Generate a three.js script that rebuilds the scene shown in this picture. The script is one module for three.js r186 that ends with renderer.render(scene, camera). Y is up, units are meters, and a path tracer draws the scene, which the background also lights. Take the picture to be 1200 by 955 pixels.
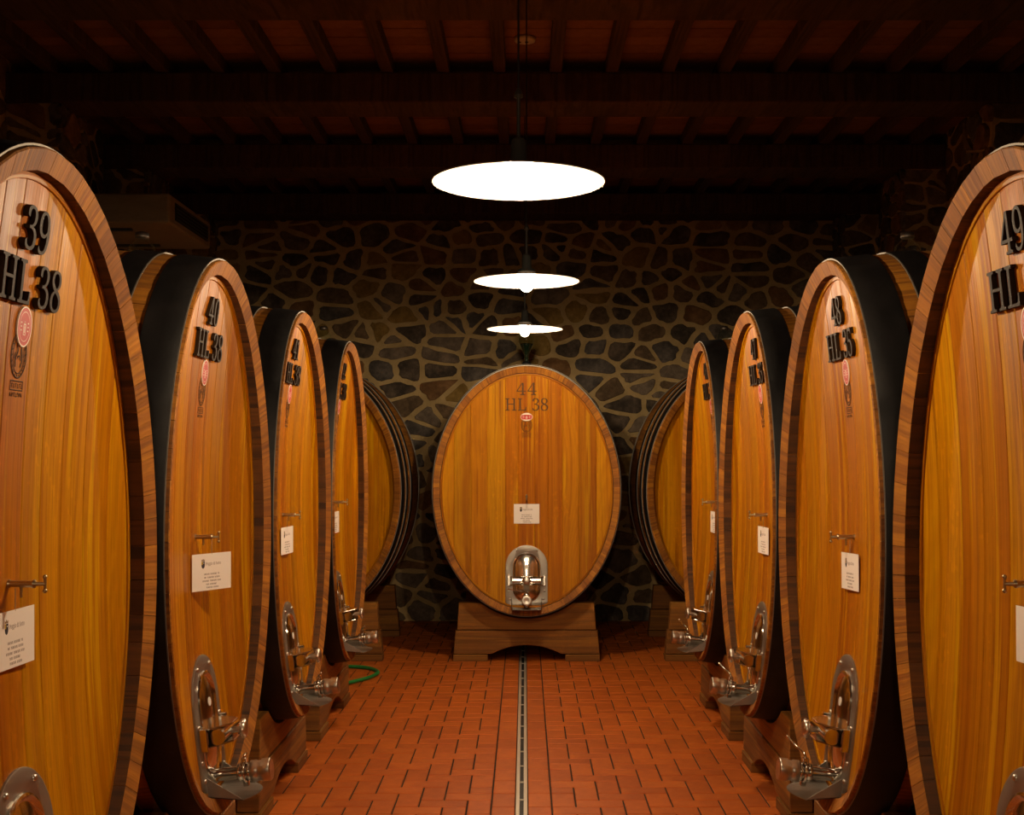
import * as THREE from 'three';
import { mergeGeometries, mergeVertices, toCreasedNormals } from 'three/addons/utils/BufferGeometryUtils.js';
import { RoundedBoxGeometry } from 'three/addons/geometries/RoundedBoxGeometry.js';
import { FontLoader } from 'three/addons/loaders/FontLoader.js';
import { TextGeometry } from 'three/addons/geometries/TextGeometry.js';

// ------------------------------------------------------------------ camera, light, exposure
const scene = new THREE.Scene();
scene.background = new THREE.Color(0x000000);
const EYE = 1.7435;
const camera = new THREE.PerspectiveCamera(2 * Math.atan(477.5 / 1430) * 180 / Math.PI, 1200 / 955, 0.05, 60);
camera.position.set(0, EYE, 0);
camera.lookAt(0, EYE, -10);
camera.setViewOffset(1200, 955, -15, -54.5, 1200, 955);      // a slightly risen, level lens
camera.updateProjectionMatrix();
const renderer = new THREE.WebGLRenderer();
renderer.toneMapping = THREE.LinearToneMapping;
renderer.toneMappingExposure = 0.65;
renderer.shadowMap.enabled = true;
const LAMP_COLOR = new THREE.Color().setRGB(1.0, 0.74, 0.47);
const LAMP_CD = 9;
const BULB_GLOW = 14;
// lamps: x, height of the rim, distance (their own lights sit in makeLamp)
const LAMPS = [[0, EYE + 0.86, -1.07], [-0.02, EYE + 0.861, 3.87], [0.009, EYE + 0.896, 6.34], [0, EYE + 0.903, 8.84]];

// ------------------------------------------------------------------ helpers
let seed = 1;
function rnd() { seed = (seed * 1664525 + 1013904223) >>> 0; return seed / 4294967296; }
const rr = (a, b) => a + (b - a) * rnd();
const used = {};
function numbered(n) { if (!(n in used)) { used[n] = 0; return n; } used[n]++; return n + '_' + String(used[n]).padStart(3, '0'); }
function shadow(m) { m.castShadow = true; m.receiveShadow = true; return m; }
function mesh(name, geo, mat, parent) { const m = shadow(new THREE.Mesh(geo, mat)); m.name = name; if (parent) parent.add(m); return m; }
function top(name, label, category, group) { const g = new THREE.Group(); g.name = numbered(name); g.userData = { label, category }; if (group) g.userData.group = group; scene.add(g); return g; }
function struct(name, geo, mat, label, category) { const m = mesh(name, geo, mat, scene); m.userData = { kind: 'structure', label, category }; return m; }
function bx(w, h, d, x = 0, y = 0, z = 0) { const g = new THREE.BoxGeometry(w, h, d); g.translate(x, y, z); return g; }
function rbx(w, h, d, r, x = 0, y = 0, z = 0) { const g = new RoundedBoxGeometry(w, h, d, 2, r); g.translate(x, y, z); return g; }
function cyl(r0, r1, h, n = 20) { return new THREE.CylinderGeometry(r0, r1, h, n); }
function clean(g) { const o = g.index ? g.toNonIndexed() : g; for (const k of Object.keys(o.attributes)) if (!['position', 'normal', 'uv'].includes(k)) o.deleteAttribute(k); return o; }
function merge(list) { return mergeGeometries(list.map(clean)); }
function uvMetres(g, sx = 1, sy = 1, ou = 0, ov = 0) {       // box-projected uv in metres
  const o = g.index ? g.toNonIndexed() : g; if (!o.attributes.normal) o.computeVertexNormals();
  const p = o.attributes.position, uv = new Float32Array(p.count * 2), A = new THREE.Vector3(), B = new THREE.Vector3(), C = new THREE.Vector3();
  for (let i = 0; i < p.count; i += 3) {
    A.fromBufferAttribute(p, i); B.fromBufferAttribute(p, i + 1); C.fromBufferAttribute(p, i + 2);
    const n = B.clone().sub(A).cross(C.clone().sub(A)); const ax = Math.abs(n.x), ay = Math.abs(n.y), az = Math.abs(n.z);
    [A, B, C].forEach((q, k) => {
      let u, v; if (az >= ax && az >= ay) { u = q.x; v = q.y; } else if (ax >= ay) { u = q.z; v = q.y; } else { u = q.x; v = q.z; }
      uv[(i + k) * 2] = u * sx + ou; uv[(i + k) * 2 + 1] = v * sy + ov;
    });
  }
  o.setAttribute('uv', new THREE.BufferAttribute(uv, 2)); return o;
}
// ------------------------------------------------------------------ noise and textures
function hash2(x, y, s) { let h = (x * 374761393 + y * 668265263 + s * 1274126177) | 0; h = Math.imul(h ^ (h >>> 13), 1274126177); h ^= h >>> 16; return (h >>> 0) / 4294967296; }
function vnoise(x, y, px, py, s) {                           // tiling value noise, periods px, py
  const xi = Math.floor(x), yi = Math.floor(y), fx = x - xi, fy = y - yi;
  const u = fx * fx * (3 - 2 * fx), v = fy * fy * (3 - 2 * fy);
  const m = (a, p) => ((a % p) + p) % p;
  const a = hash2(m(xi, px), m(yi, py), s), b = hash2(m(xi + 1, px), m(yi, py), s), c = hash2(m(xi, px), m(yi + 1, py), s), d = hash2(m(xi + 1, px), m(yi + 1, py), s);
  return a + (b - a) * u + (c - a) * v + (a - b - c + d) * u * v;
}
function texture(w, h, fn, srgb = true) {
  const d = new Uint8Array(w * h * 4);
  for (let j = 0; j < h; j++) for (let i = 0; i < w; i++) {
    const c = fn(i / w, j / h), k = (j * w + i) * 4;
    d[k] = Math.max(0, Math.min(255, c[0])); d[k + 1] = Math.max(0, Math.min(255, c[1])); d[k + 2] = Math.max(0, Math.min(255, c[2])); d[k + 3] = 255;
  }
  const t = new THREE.DataTexture(d, w, h); t.wrapS = t.wrapT = THREE.RepeatWrapping; t.magFilter = THREE.LinearFilter; t.minFilter = THREE.LinearMipmapLinearFilter; t.generateMipmaps = true;
  if (srgb) t.colorSpace = THREE.SRGBColorSpace; t.needsUpdate = true; return t;
}
const lerp3 = (a, b, t) => [a[0] + (b[0] - a[0]) * t, a[1] + (b[1] - a[1]) * t, a[2] + (b[2] - a[2]) * t];
// oak with the grain along v; u 0..1 stands for 1 m across, v 0..1 for 2 m along
function oak(s, dark, mid, light, streak, w = 1024, h = 512) {
  return texture(w, h, (u, v) => {
    const warp = vnoise(u * 8, v * 3, 8, 3, s + 9) * 0.05 + vnoise(u * 20, v * 6, 20, 6, s + 10) * 0.014;
    const broad = vnoise((u + warp) * 14, v * 1, 14, 1, s), mids = vnoise((u + warp) * 60, v * 2, 60, 2, s + 1);
    const fine = vnoise(u * 256, v * 8, 256, 8, s + 2), pores = vnoise(u * 400, v * 24, 400, 24, s + 3);
    const cath = Math.sin((vnoise(u * 5, v * 2, 5, 2, s + 4) * 9 + u * 12) * 6.283) * 0.5 + 0.5;
    let c = lerp3(mid, light, Math.max(0, broad * 1.5 - 0.45)); c = lerp3(c, dark, Math.max(0, mids - 0.52) * 1.15 + cath * 0.17);
    const st = vnoise((u + warp * 0.7) * 26, v * 3, 26, 3, s + 5) * vnoise(u * 110, v * 5, 110, 5, s + 6);
    c = lerp3(c, streak, st > 0.34 ? Math.min(0.85, (st - 0.34) * 4.2) : 0);
    const dl = vnoise((u + warp) * 34, v * 2, 34, 2, s + 13) * vnoise(u * 150, v * 4, 150, 4, s + 14); c = lerp3(c, dark, dl > 0.5 ? Math.min(0.7, (dl - 0.5) * 3.2) : 0);
    const fl = vnoise(u * 90, v * 90, 90, 90, s + 7) * vnoise(u * 12, v * 6, 12, 6, s + 8);
    const k = 0.93 + 0.11 * fine - (pores > 0.78 ? 0.07 : 0) + (fl > 0.62 ? 0.06 : 0);
    return [c[0] * k, c[1] * k, c[2] * k];
  });
}
const headTex = [
  oak(11, [168, 98, 4], [196, 128, 6], [214, 152, 9], [220, 168, 10]),
  oak(37, [156, 86, 4], [188, 116, 5], [208, 142, 7], [214, 158, 8]),
  oak(71, [176, 108, 5], [204, 140, 8], [220, 162, 11], [164, 102, 4])];
const staveTex = oak(101, [106, 62, 12], [154, 98, 20], [172, 116, 28], [130, 78, 14]);
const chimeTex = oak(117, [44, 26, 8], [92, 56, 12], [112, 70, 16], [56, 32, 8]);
const cradleTex = oak(131, [112, 70, 16], [156, 104, 26], [172, 122, 34], [128, 82, 18]);
const beamTex = oak(151, [58, 38, 26], [84, 58, 40], [100, 72, 50], [66, 44, 30], 512, 256);
const woodBump = texture(512, 256, (u, v) => { const a = vnoise(u * 256, v * 6, 256, 6, 5) * 160 + vnoise(u * 40, v * 3, 40, 3, 6) * 90; return [a, a, a]; }, false);
const woodRough = texture(256, 256, (u, v) => { const a = 105 + 60 * vnoise(u * 24, v * 3, 24, 3, 8) + 40 * vnoise(u * 6, v * 6, 6, 6, 18); return [a, a, a]; }, false);
const grit = texture(256, 256, (u, v) => { const a = 90 * vnoise(u * 8, v * 8, 8, 8, 1) + 80 * vnoise(u * 32, v * 32, 32, 32, 2) + 85 * vnoise(u * 100, v * 100, 100, 100, 3); return [a, a, a]; }, false);
const mottle = (s, lo, hi) => texture(256, 256, (u, v) => {
  const n = 0.5 * vnoise(u * 6, v * 6, 6, 6, s) + 0.3 * vnoise(u * 22, v * 22, 22, 22, s + 1) + 0.2 * vnoise(u * 90, v * 90, 90, 90, s + 2); return lerp3(lo, hi, Math.max(0, Math.min(1, n * 1.8 - 0.4)));
});
const std = (o) => new THREE.MeshStandardMaterial(o);
const rgb = (r, g, b) => new THREE.Color().setRGB(r, g, b);
const M = {};
M.head = [];
for (const t of headTex) for (const k of [[0.80, 0.75, 0.55], [0.69, 0.62, 0.43], [0.80, 0.69, 0.44]])
  M.head.push(new THREE.MeshPhysicalMaterial({ map: t, color: rgb(...k), roughness: 0.62, roughnessMap: woodRough, specularIntensity: 0.24, bumpMap: woodBump, bumpScale: 0.0006 }));
M.head.forEach((m) => { m.roughness = 0.72; });
M.stave = [[1.05, 0.98, 0.6], [0.9, 0.8, 0.46], [1.15, 1.07, 0.64], [0.8, 0.7, 0.4]].map((k) => std({ map: staveTex, color: rgb(...k), roughness: 0.7, bumpMap: woodBump, bumpScale: 0.0012 }));
M.chime = [[0.85, 0.8, 0.7], [0.72, 0.66, 0.56], [0.95, 0.88, 0.76]].map((k) => std({ map: chimeTex, color: rgb(...k), roughness: 0.85 }));   // darker oak tone on the inner faces of the staves
M.cradle = [[0.8, 0.75, 0.65], [0.69, 0.62, 0.52]].map((k) => std({ map: cradleTex, color: rgb(...k), roughness: 0.75, bumpMap: woodBump, bumpScale: 0.001 }));
M.hoop = new THREE.MeshPhysicalMaterial({ map: mottle(21, [10, 9, 9], [27, 24, 23]), roughness: 0.6, specularIntensity: 0.5, bumpMap: grit, bumpScale: 0.0006 });
M.hoopEdge = std({ color: rgb(0.20, 0.18, 0.15), roughness: 0.5, metalness: 0.6 });
M.steel = std({ color: rgb(0.62, 0.59, 0.54), roughness: 0.14, metalness: 1 });
M.brushed = std({ color: rgb(0.34, 0.315, 0.28), roughness: 0.5, metalness: 1 });
M.knob = std({ color: rgb(0.58, 0.55, 0.5), roughness: 0.3, metalness: 1 });
M.rail = std({ color: rgb(0.62, 0.58, 0.50), roughness: 0.45, metalness: 0.7 });
M.brass = std({ color: rgb(0.46, 0.38, 0.25), roughness: 0.32, metalness: 1 });
M.letter = new THREE.MeshPhysicalMaterial({ color: rgb(0.020, 0.010, 0.004), roughness: 0.6, specularIntensity: 0.3 });
M.letterSide = std({ color: rgb(0.035, 0.022, 0.014), roughness: 0.55 });
M.branded = std({ color: rgb(0.075, 0.032, 0.008), roughness: 0.8 });
M.string = std({ color: rgb(0.3, 0.25, 0.18), roughness: 0.9 });
M.black = std({ color: rgb(0.012, 0.012, 0.012), roughness: 0.5 });
M.tile = [[0.86, 0.79, 0.62], [0.81, 0.72, 0.55], [0.90, 0.82, 0.62], [0.77, 0.68, 0.52]].map((k) => new THREE.MeshPhysicalMaterial({ map: mottle(41, [178, 90, 26], [202, 110, 36]), color: rgb(...k), roughness: 0.5, specularIntensity: 0.6, bumpMap: grit, bumpScale: 0.0005 }));
M.grout = std({ map: mottle(51, [22, 15, 11], [38, 27, 20]), roughness: 0.95 });
M.mortar = std({ map: mottle(61, [184, 158, 108], [212, 184, 130]), roughness: 0.95, bumpMap: grit, bumpScale: 0.006 });
M.stone = [[[58, 53, 50], [108, 98, 90]], [[80, 68, 54], [126, 108, 88]], [[90, 82, 76], [134, 124, 114]], [[118, 98, 52], [160, 136, 82]], [[98, 74, 50], [140, 110, 78]], [[66, 64, 66], [112, 108, 108]]]
  .map((k, i) => std({ map: mottle(200 + i * 7, k[0], k[1]), color: rgb(1.25, 1.14, 0.95), roughness: 0.92, bumpMap: grit, bumpScale: 0.008 }));
M.beam = std({ map: beamTex, color: rgb(1.1, 1.2, 1.35), roughness: 0.85, bumpMap: woodBump, bumpScale: 0.002 });
M.joist = std({ map: beamTex, color: rgb(1.2, 1.25, 1.35), roughness: 0.85, bumpMap: woodBump, bumpScale: 0.002 });
M.ctile = [[1, 1, 1], [0.85, 0.8, 0.78], [1.12, 1.08, 1.04]].map((k) => std({ map: mottle(81, [126, 86, 60], [156, 112, 82]), color: rgb(...k), roughness: 0.9 }));
M.plaster = std({ map: mottle(91, [110, 96, 76], [140, 124, 100]), roughness: 0.95 });
M.enamel = std({ color: rgb(0.82, 0.80, 0.76), roughness: 0.35, side: THREE.DoubleSide });
M.enamelDark = std({ color: rgb(0.05, 0.055, 0.05), roughness: 0.35 });
M.bulb = std({ color: rgb(0.9, 0.85, 0.75), emissive: rgb(1.0, 0.80, 0.55), emissiveIntensity: BULB_GLOW, roughness: 0.4 });
M.hose = std({ color: rgb(0.01, 0.22, 0.05), roughness: 0.4 });
M.unit = std({ map: mottle(95, [150, 140, 118], [166, 156, 132]), roughness: 0.5 });
M.glass = new THREE.MeshPhysicalMaterial({ color: rgb(0.93, 1, 0.95), transmission: 1, thickness: 0, roughness: 0.03, ior: 1.5 });
M.wine = new THREE.MeshPhysicalMaterial({ color: rgb(0.012, 0.025, 0.014), roughness: 0.05, clearcoat: 1 });

// ------------------------------------------------------------------ the setting
const WX = 3.6, WZ = -12.75, BACK = 3.6, HJ = EYE + 2.64, HB = EYE + 2.43, HT = HJ + 0.10;
const DX0 = -0.046, DX1 = 0.014;                              // drain between these
const gy = -0.005;
const floor = struct('floor', merge([
  bx(DX0 + WX + 0.3, 0.2, BACK - WZ + 0.6, (DX0 - WX - 0.3) / 2, gy - 0.1, (BACK + WZ) / 2), bx(WX + 0.3 - DX1, 0.2, BACK - WZ + 0.6, (DX1 + WX + 0.3) / 2, gy - 0.1, (BACK + WZ) / 2),
  bx(0.2, 0.14, BACK - WZ + 0.6, (DX0 + DX1) / 2, -0.135, (BACK + WZ) / 2)]), M.grout, 'terracotta brick floor laid in herringbone', 'floor');
{
  const a = 0.12, J = 0.008, bev = 0.0025, tH = 0.012;
  function tileGeo(w, d, ou) {                               // bevelled brick paver, top at 0
    const hw = w / 2, hd = d / 2, P = [], q = (A, B, C, D) => P.push(...A, ...B, ...C, ...A, ...C, ...D);
    const T = [[-hw + bev, 0, hd - bev], [hw - bev, 0, hd - bev], [hw - bev, 0, -hd + bev], [-hw + bev, 0, -hd + bev]];
    const E = [[-hw, -bev, hd], [hw, -bev, hd], [hw, -bev, -hd], [-hw, -bev, -hd]], Bm = E.map((p) => [p[0], -tH, p[2]]);
    q(T[0], T[1], T[2], T[3]);
    for (let k = 0; k < 4; k++) { const n = (k + 1) % 4; q(E[k], E[n], T[n], T[k]); q(Bm[k], Bm[n], E[n], E[k]); }
    const g = new THREE.BufferGeometry(); g.setAttribute('position', new THREE.Float32BufferAttribute(P, 3)); g.computeVertexNormals();
    return uvMetres(g, 1, 1, ou, ou * 0.7);
  }
  const list = [], cache = {};
  function addTile(x0, x1, z0, z1) {
    if (x1 - x0 < 0.03) return;
    list.push({ x: (x0 + x1) / 2, z: (z0 + z1) / 2, w: x1 - x0 - J, d: z1 - z0 - J });
  }
  const rows = Math.ceil((BACK - WZ) / a);
  for (const side of [-1, 1]) {
    const bx0 = side < 0 ? DX0 - a : DX1;                    // border course beside the drain
    for (let z = WZ; z < BACK; z += 0.24) addTile(bx0, bx0 + a, z, z + 0.24);
    const lim = side < 0 ? DX0 - a : DX1 + a;
    const cMin = side < 0 ? -30 : 0, cMax = side < 0 ? 0 : 30;
    for (let r = 0; r < rows; r++) for (let c = cMin - 2; c < cMax + 1; c++) {
      const m = (((c + r) % 4) + 4) % 4; let x0 = lim + c * a, x1, z0 = WZ + r * a, z1;
      if (m === 0) { x1 = x0 + 2 * a; z1 = z0 + a; } else if (m === 3) { x1 = x0 + a; z1 = z0 + a; z0 -= a; } else continue;
      if (side < 0) x1 = Math.min(x1, lim); else x0 = Math.max(x0, lim);
      x0 = Math.max(x0, -WX); x1 = Math.min(x1, WX); z0 = Math.max(z0, WZ); z1 = Math.min(z1, BACK);
      addTile(x0, x1, z0, z1);
    }
  }
  const inView = list.filter((t) => Math.abs(t.x) < 1.32 + 0 && t.z < -5.75 && t.z > -10.35).sort((p, q) => q.z - p.z).slice(0, 300);
  const set = new Set(inView), rest = [];
  seed = 77;
  for (const t of list) {
    const v = Math.floor(rnd() * 4), key = t.w.toFixed(3) + t.d.toFixed(3) + v;
    const g = cache[key] || (cache[key] = tileGeo(t.w, t.d, v * 0.37));
    const dy = rr(-0.0006, 0.0006);
    if (set.has(t)) { const m = mesh(numbered('floor_tile'), g, M.tile[Math.floor(rnd() * 4)], floor); m.position.set(t.x, dy, t.z); }
    else { const c = g.clone(); c.translate(t.x, dy, t.z); rest.push(c); rnd(); }
  }
  const st = mesh('floor_tiles', mergeGeometries(rest), M.tile[0], floor); st.userData.kind = 'stuff';
}
{ // slot drain
  const d = top('floor_drain', 'narrow steel slot drain running along the middle of the tiled floor', 'drain');
  const cx = (DX0 + DX1) / 2, z0 = WZ + 0.3, z1 = 2, L = z1 - z0, zc = (z0 + z1) / 2;
  mesh('channel', bx(0.058, 0.006, L, cx, -0.058, zc), M.black, d);
  for (const s of [-1, 1]) mesh('rail', rbx(0.019, 0.05, L, 0.0015, cx + s * 0.0195, -0.026, zc), M.rail, d);
  for (let z = -12.2; z < -4.5; z += 0.335) mesh('cross_bar', rbx(0.022, 0.006, 0.012, 0.001, cx, -0.006, z), M.rail, d);
}
// stone facing: irregular rubble cells, each stone bevelled and proud of the mortar
function rubble(w, h, cw, ch, gap, sd) {
  seed = sd; const pts = [], asp = 1.45; const nr = Math.round(h / ch); let y = 0;
  for (let r = 0; r < nr; r++) { let x = -rnd() * cw; const hh = h / nr; while (x < w + cw) { const s = cw * rr(0.4, 1.75); pts.push([x + s / 2, y + hh * rr(0.1, 0.9)]); if (s > cw * 1.1 && rnd() < 0.4) pts.push([x + s * rr(0.3, 0.7), y + hh * rr(0.75, 1.05)]); x += s; } y += hh; }
  const cells = [];
  for (let i = 0; i < pts.length; i++) {
    const [px, py0] = pts[i], py = py0 * asp; let poly = [[0, 0], [w, 0], [w, h * asp], [0, h * asp]];
    for (let j = 0; j < pts.length && poly.length; j++) {
      if (j === i) continue; const qx = pts[j][0], qy = pts[j][1] * asp; const dx = qx - px, dy = qy - py, dd = Math.hypot(dx, dy); if (dd > cw * 3.2) continue;
      const nx = dx / dd, ny = dy / dd, lim = dd / 2 - gap * rr(0.35, 0.75), out = [];
      for (let k = 0; k < poly.length; k++) {
        const A = poly[k], B = poly[(k + 1) % poly.length], da = (A[0] - px) * nx + (A[1] - py) * ny - lim, db = (B[0] - px) * nx + (B[1] - py) * ny - lim;
        if (da <= 0) out.push(A); if (da * db < 0) { const t = da / (da - db); out.push([A[0] + (B[0] - A[0]) * t, A[1] + (B[1] - A[1]) * t]); }
      }
      poly = out;
    }
    if (poly.length < 3) continue; poly = poly.map((p) => [p[0], p[1] / asp]);
    let o = []; for (let k = 0; k < poly.length; k++) { const A = poly[k], B = poly[(k + 1) % poly.length]; const l = Math.hypot(B[0] - A[0], B[1] - A[1]); const f = Math.min(0.28, 0.02 / Math.max(l, 1e-4) + 0.05); o.push([A[0] + (B[0] - A[0]) * f, A[1] + (B[1] - A[1]) * f], [A[0] + (B[0] - A[0]) * (1 - f), A[1] + (B[1] - A[1]) * (1 - f)]); }
    { const e = []; for (let k = 0; k < o.length; k++) { const A = o[k], B = o[(k + 1) % o.length]; e.push(A); if (Math.hypot(B[0] - A[0], B[1] - A[1]) > 0.07) { const f = rr(0.35, 0.65), q = rr(-0.016, 0.007); const L = Math.hypot(B[0] - A[0], B[1] - A[1]); e.push([A[0] + (B[0] - A[0]) * f + (B[1] - A[1]) / L * q, A[1] + (B[1] - A[1]) * f - (B[0] - A[0]) / L * q]); } } o = e; }
    let ar = 0, cx = 0, cy = 0; for (let k = 0; k < o.length; k++) { const A = o[k], B = o[(k + 1) % o.length], c = A[0] * B[1] - A[1] * B[0]; ar += c; cx += (A[0] + B[0]) * c; cy += (A[1] + B[1]) * c; }
    ar /= 2; if (ar < 0.0018) continue; cx /= 6 * ar; cy /= 6 * ar;
    cells.push({ poly: o.map((p) => [p[0] - cx, p[1] - cy]), cx, cy, area: ar });
  }
  return cells;
}
function stoneGeo(c) {
  const n = c.poly.length, dep = rr(0.008, 0.022), P = [], R = [c.poly.map((p) => [p[0], p[1], -0.02]), c.poly.map((p) => [p[0] * 0.985 + rr(-0.003, 0.003), p[1] * 0.985 + rr(-0.003, 0.003), dep * 0.55]), c.poly.map((p) => [p[0] * 0.93 + rr(-0.006, 0.006), p[1] * 0.91 + rr(-0.005, 0.005), dep * rr(0.85, 1.1)])];
  for (let l = 0; l < 2; l++) for (let k = 0; k < n; k++) { const m = (k + 1) % n; P.push(...R[l][k], ...R[l][m], ...R[l + 1][m], ...R[l][k], ...R[l + 1][m], ...R[l + 1][k]); }
  const C = [rr(-0.02, 0.02), rr(-0.015, 0.015), dep * rr(0.95, 1.25)]; for (let k = 0; k < n; k++) P.push(...R[2][k], ...R[2][(k + 1) % n], ...C);
  const g = new THREE.BufferGeometry(); g.setAttribute('position', new THREE.Float32BufferAttribute(P, 3)); g.computeVertexNormals();
  return uvMetres(g, 1.6, 1.6, rnd() * 5, rnd() * 5);
}
function faceWith(parent, cells, origin, turn, keep) {        // stones on a vertical face; local +z is the outside
  const G = new THREE.Matrix4().makeRotationY(turn).setPosition(...origin), rest = M.stone.map(() => []);
  cells.forEach((c) => {
    const q = rnd(), mi = q < 0.26 ? 0 : q < 0.46 ? 1 : q < 0.60 ? 2 : q < 0.70 ? 3 : q < 0.86 ? 4 : 5; const g = stoneGeo(c);
    if (keep(c)) { const m = mesh(numbered('stone'), g, M.stone[mi], parent); m.position.set(c.cx, c.cy, 0).applyMatrix4(G); m.rotation.y = turn; }
    else { g.translate(c.cx, c.cy, 0); g.applyMatrix4(G); rest[mi].push(g); }
  });
  rest.forEach((r, i) => { if (r.length) { const m = mesh(numbered('stones'), mergeGeometries(r), M.stone[i], parent); m.userData.kind = 'stuff'; } });
}
const wallBack = struct('wall_back', uvMetres(bx(2 * WX + 0.6, HT + 0.3, 0.3, 0, HT / 2, WZ - 0.15)), M.mortar, 'rubble stone end wall with pale mortar', 'wall');
{
  const cells = rubble(2 * WX, HT, 0.30, 0.195, 0.045, 5);
  const proj = (c) => { const x = c.cx - WX, y = c.cy; return [615 + x * 1430 / -WZ, 532 + (EYE - y) * 1430 / -WZ]; };
  const vis = cells.filter((c) => { const [x, y] = proj(c); return y > 262 && y < 720 && x > 330 && x < 905 && !(Math.hypot((x - 617) / 112, (y - 577) / 148) < 1) && !(y > 440 && (x < 440 || x > 800)); }).sort((p, q) => q.area - p.area).slice(0, 300);
  const s = new Set(vis); faceWith(wallBack, cells, [-WX, 0, WZ], 0, (c) => s.has(c));
}
for (const sd of [-1, 1]) {
  const w = struct(sd < 0 ? 'wall_left' : 'wall_right', uvMetres(bx(0.3, HT + 0.3, BACK - WZ + 0.6, sd * (WX + 0.15), HT / 2, (BACK + WZ) / 2)), M.mortar, 'rubble stone side wall behind the row of barrels on the ' + (sd < 0 ? 'left' : 'right'), 'wall');
  const cells = rubble(8, HT - 2.0, 0.32, 0.2, 0.045, 15 + sd);
  faceWith(w, cells, sd < 0 ? [-WX, 2.0, WZ + 8] : [WX, 2.0, WZ], sd < 0 ? Math.PI / 2 : -Math.PI / 2, () => false);
}
struct('wall_front', uvMetres(bx(2 * WX + 0.6, HT + 0.3, 0.3, 0, HT / 2, BACK + 0.15)), M.plaster, 'plain wall closing the cellar behind the viewer', 'wall');
const BEAMS = [12.34, 10.38, 8.43, 6.47, 4.51, 2.55];
// pilasters carry the beams
[8.43, 10.38, 12.34].forEach((d, bi) => {
  for (const sd of [-1, 1]) {
    const x = sd * (3.21 + WX) / 2, dep = Math.min(0.52, -WZ - d - 0.001), p = top('stone_pilaster', (sd < 0 ? 'left' : 'right') + ' wall stone pilaster ' + ['behind the gap beside barrel ' + (sd < 0 ? 'forty-two' : 'forty-six'), 'beside the corner barrel under the middle ceiling beam', 'in the corner against the end wall'][bi], 'pilaster');
    p.position.set(x, 0, -d - dep / 2); p.userData.kind = 'structure';
    const core = mesh('core', uvMetres(bx(WX - 3.21 - 0.03, HB, dep - 0.03, sd * 0.01, HB / 2, -0.01)), M.mortar, p);
    {
      const h = HB - 2.3, wf = WX - 3.21;
      faceWith(core, rubble(wf, h, 0.24, 0.17, 0.03, 60 + bi * 4 + sd), [-wf / 2, 2.3, dep / 2 - 0.028], 0, () => true);
      faceWith(core, rubble(dep, h, 0.24, 0.17, 0.03, 80 + bi * 4 + sd), sd < 0 ? [wf / 2 - 0.01, 2.3, dep / 2] : [-wf / 2 + 0.01, 2.3, -dep / 2], sd < 0 ? Math.PI / 2 : -Math.PI / 2, () => true);
    }
  }
});
// ceiling: slab, thin brick tiles on joists on big beams
const ceiling = struct('ceiling', bx(2 * WX + 0.6, 0.2, BACK - WZ + 0.6, 0, HT + 0.13, (BACK + WZ) / 2), M.grout, 'beamed ceiling with terracotta tiles between the joists', 'ceiling');
{
  BEAMS.forEach((d) => { mesh(numbered('beam'), uvMetres((() => { const g = new RoundedBoxGeometry(2 * WX, HJ - HB, 0.38, 2, 0.015); g.rotateZ(0); return g; })(), 0.5, 1, rnd(), rnd()), M.beam, ceiling).position.set(0, (HB + HJ) / 2, -d - 0.19); });
  const SP = 0.389, xs = []; for (let k = -9; k <= 9; k++) xs.push(-0.175 + k * SP);
  const zL = BACK - WZ, jg = uvMetres(new RoundedBoxGeometry(0.085, 0.10, zL, 1, 0.006)); jg.attributes.uv.array.forEach((v, i, A) => { A[i] = v * 0.7; });
  xs.forEach((x) => { if (Math.abs(x) < WX - 0.05) mesh(numbered('joist'), jg, M.joist, ceiling).position.set(x, HJ + 0.05, (BACK + WZ) / 2); });
  const tg = uvMetres(rbx(SP - 0.012, 0.025, 0.156, 0.003)), rest = [], all = [];
  for (const x of xs) for (let z = WZ + 0.08; z < BACK; z += 0.163) { const tx = x + SP / 2; if (Math.abs(tx) < WX) all.push([tx, z]); }
  let n = 0;
  all.sort((p, q) => q[1] - p[1]).forEach(([x, z]) => {
    const bay = (z > -8.5 && z < -6.9) || (z > -10.45 && z < -9.2) || (z > -12.4 && z < -11.4);
    const pxx = 615 + x * 1430 / -z;
    if (bay && pxx > -20 && pxx < 1220 && n < 300) { n++; mesh(numbered('ceiling_tile'), tg, M.ctile[Math.floor(rnd() * 3)], ceiling).position.set(x, HT + 0.013 + rr(-0.002, 0.002), z); }
    else { const g = tg.clone(); g.translate(x, HT + 0.013, z); rest.push(g); }
  });
  mesh('ceiling_tiles', mergeGeometries(rest), M.ctile[0], ceiling).userData.kind = 'stuff';
}

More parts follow.
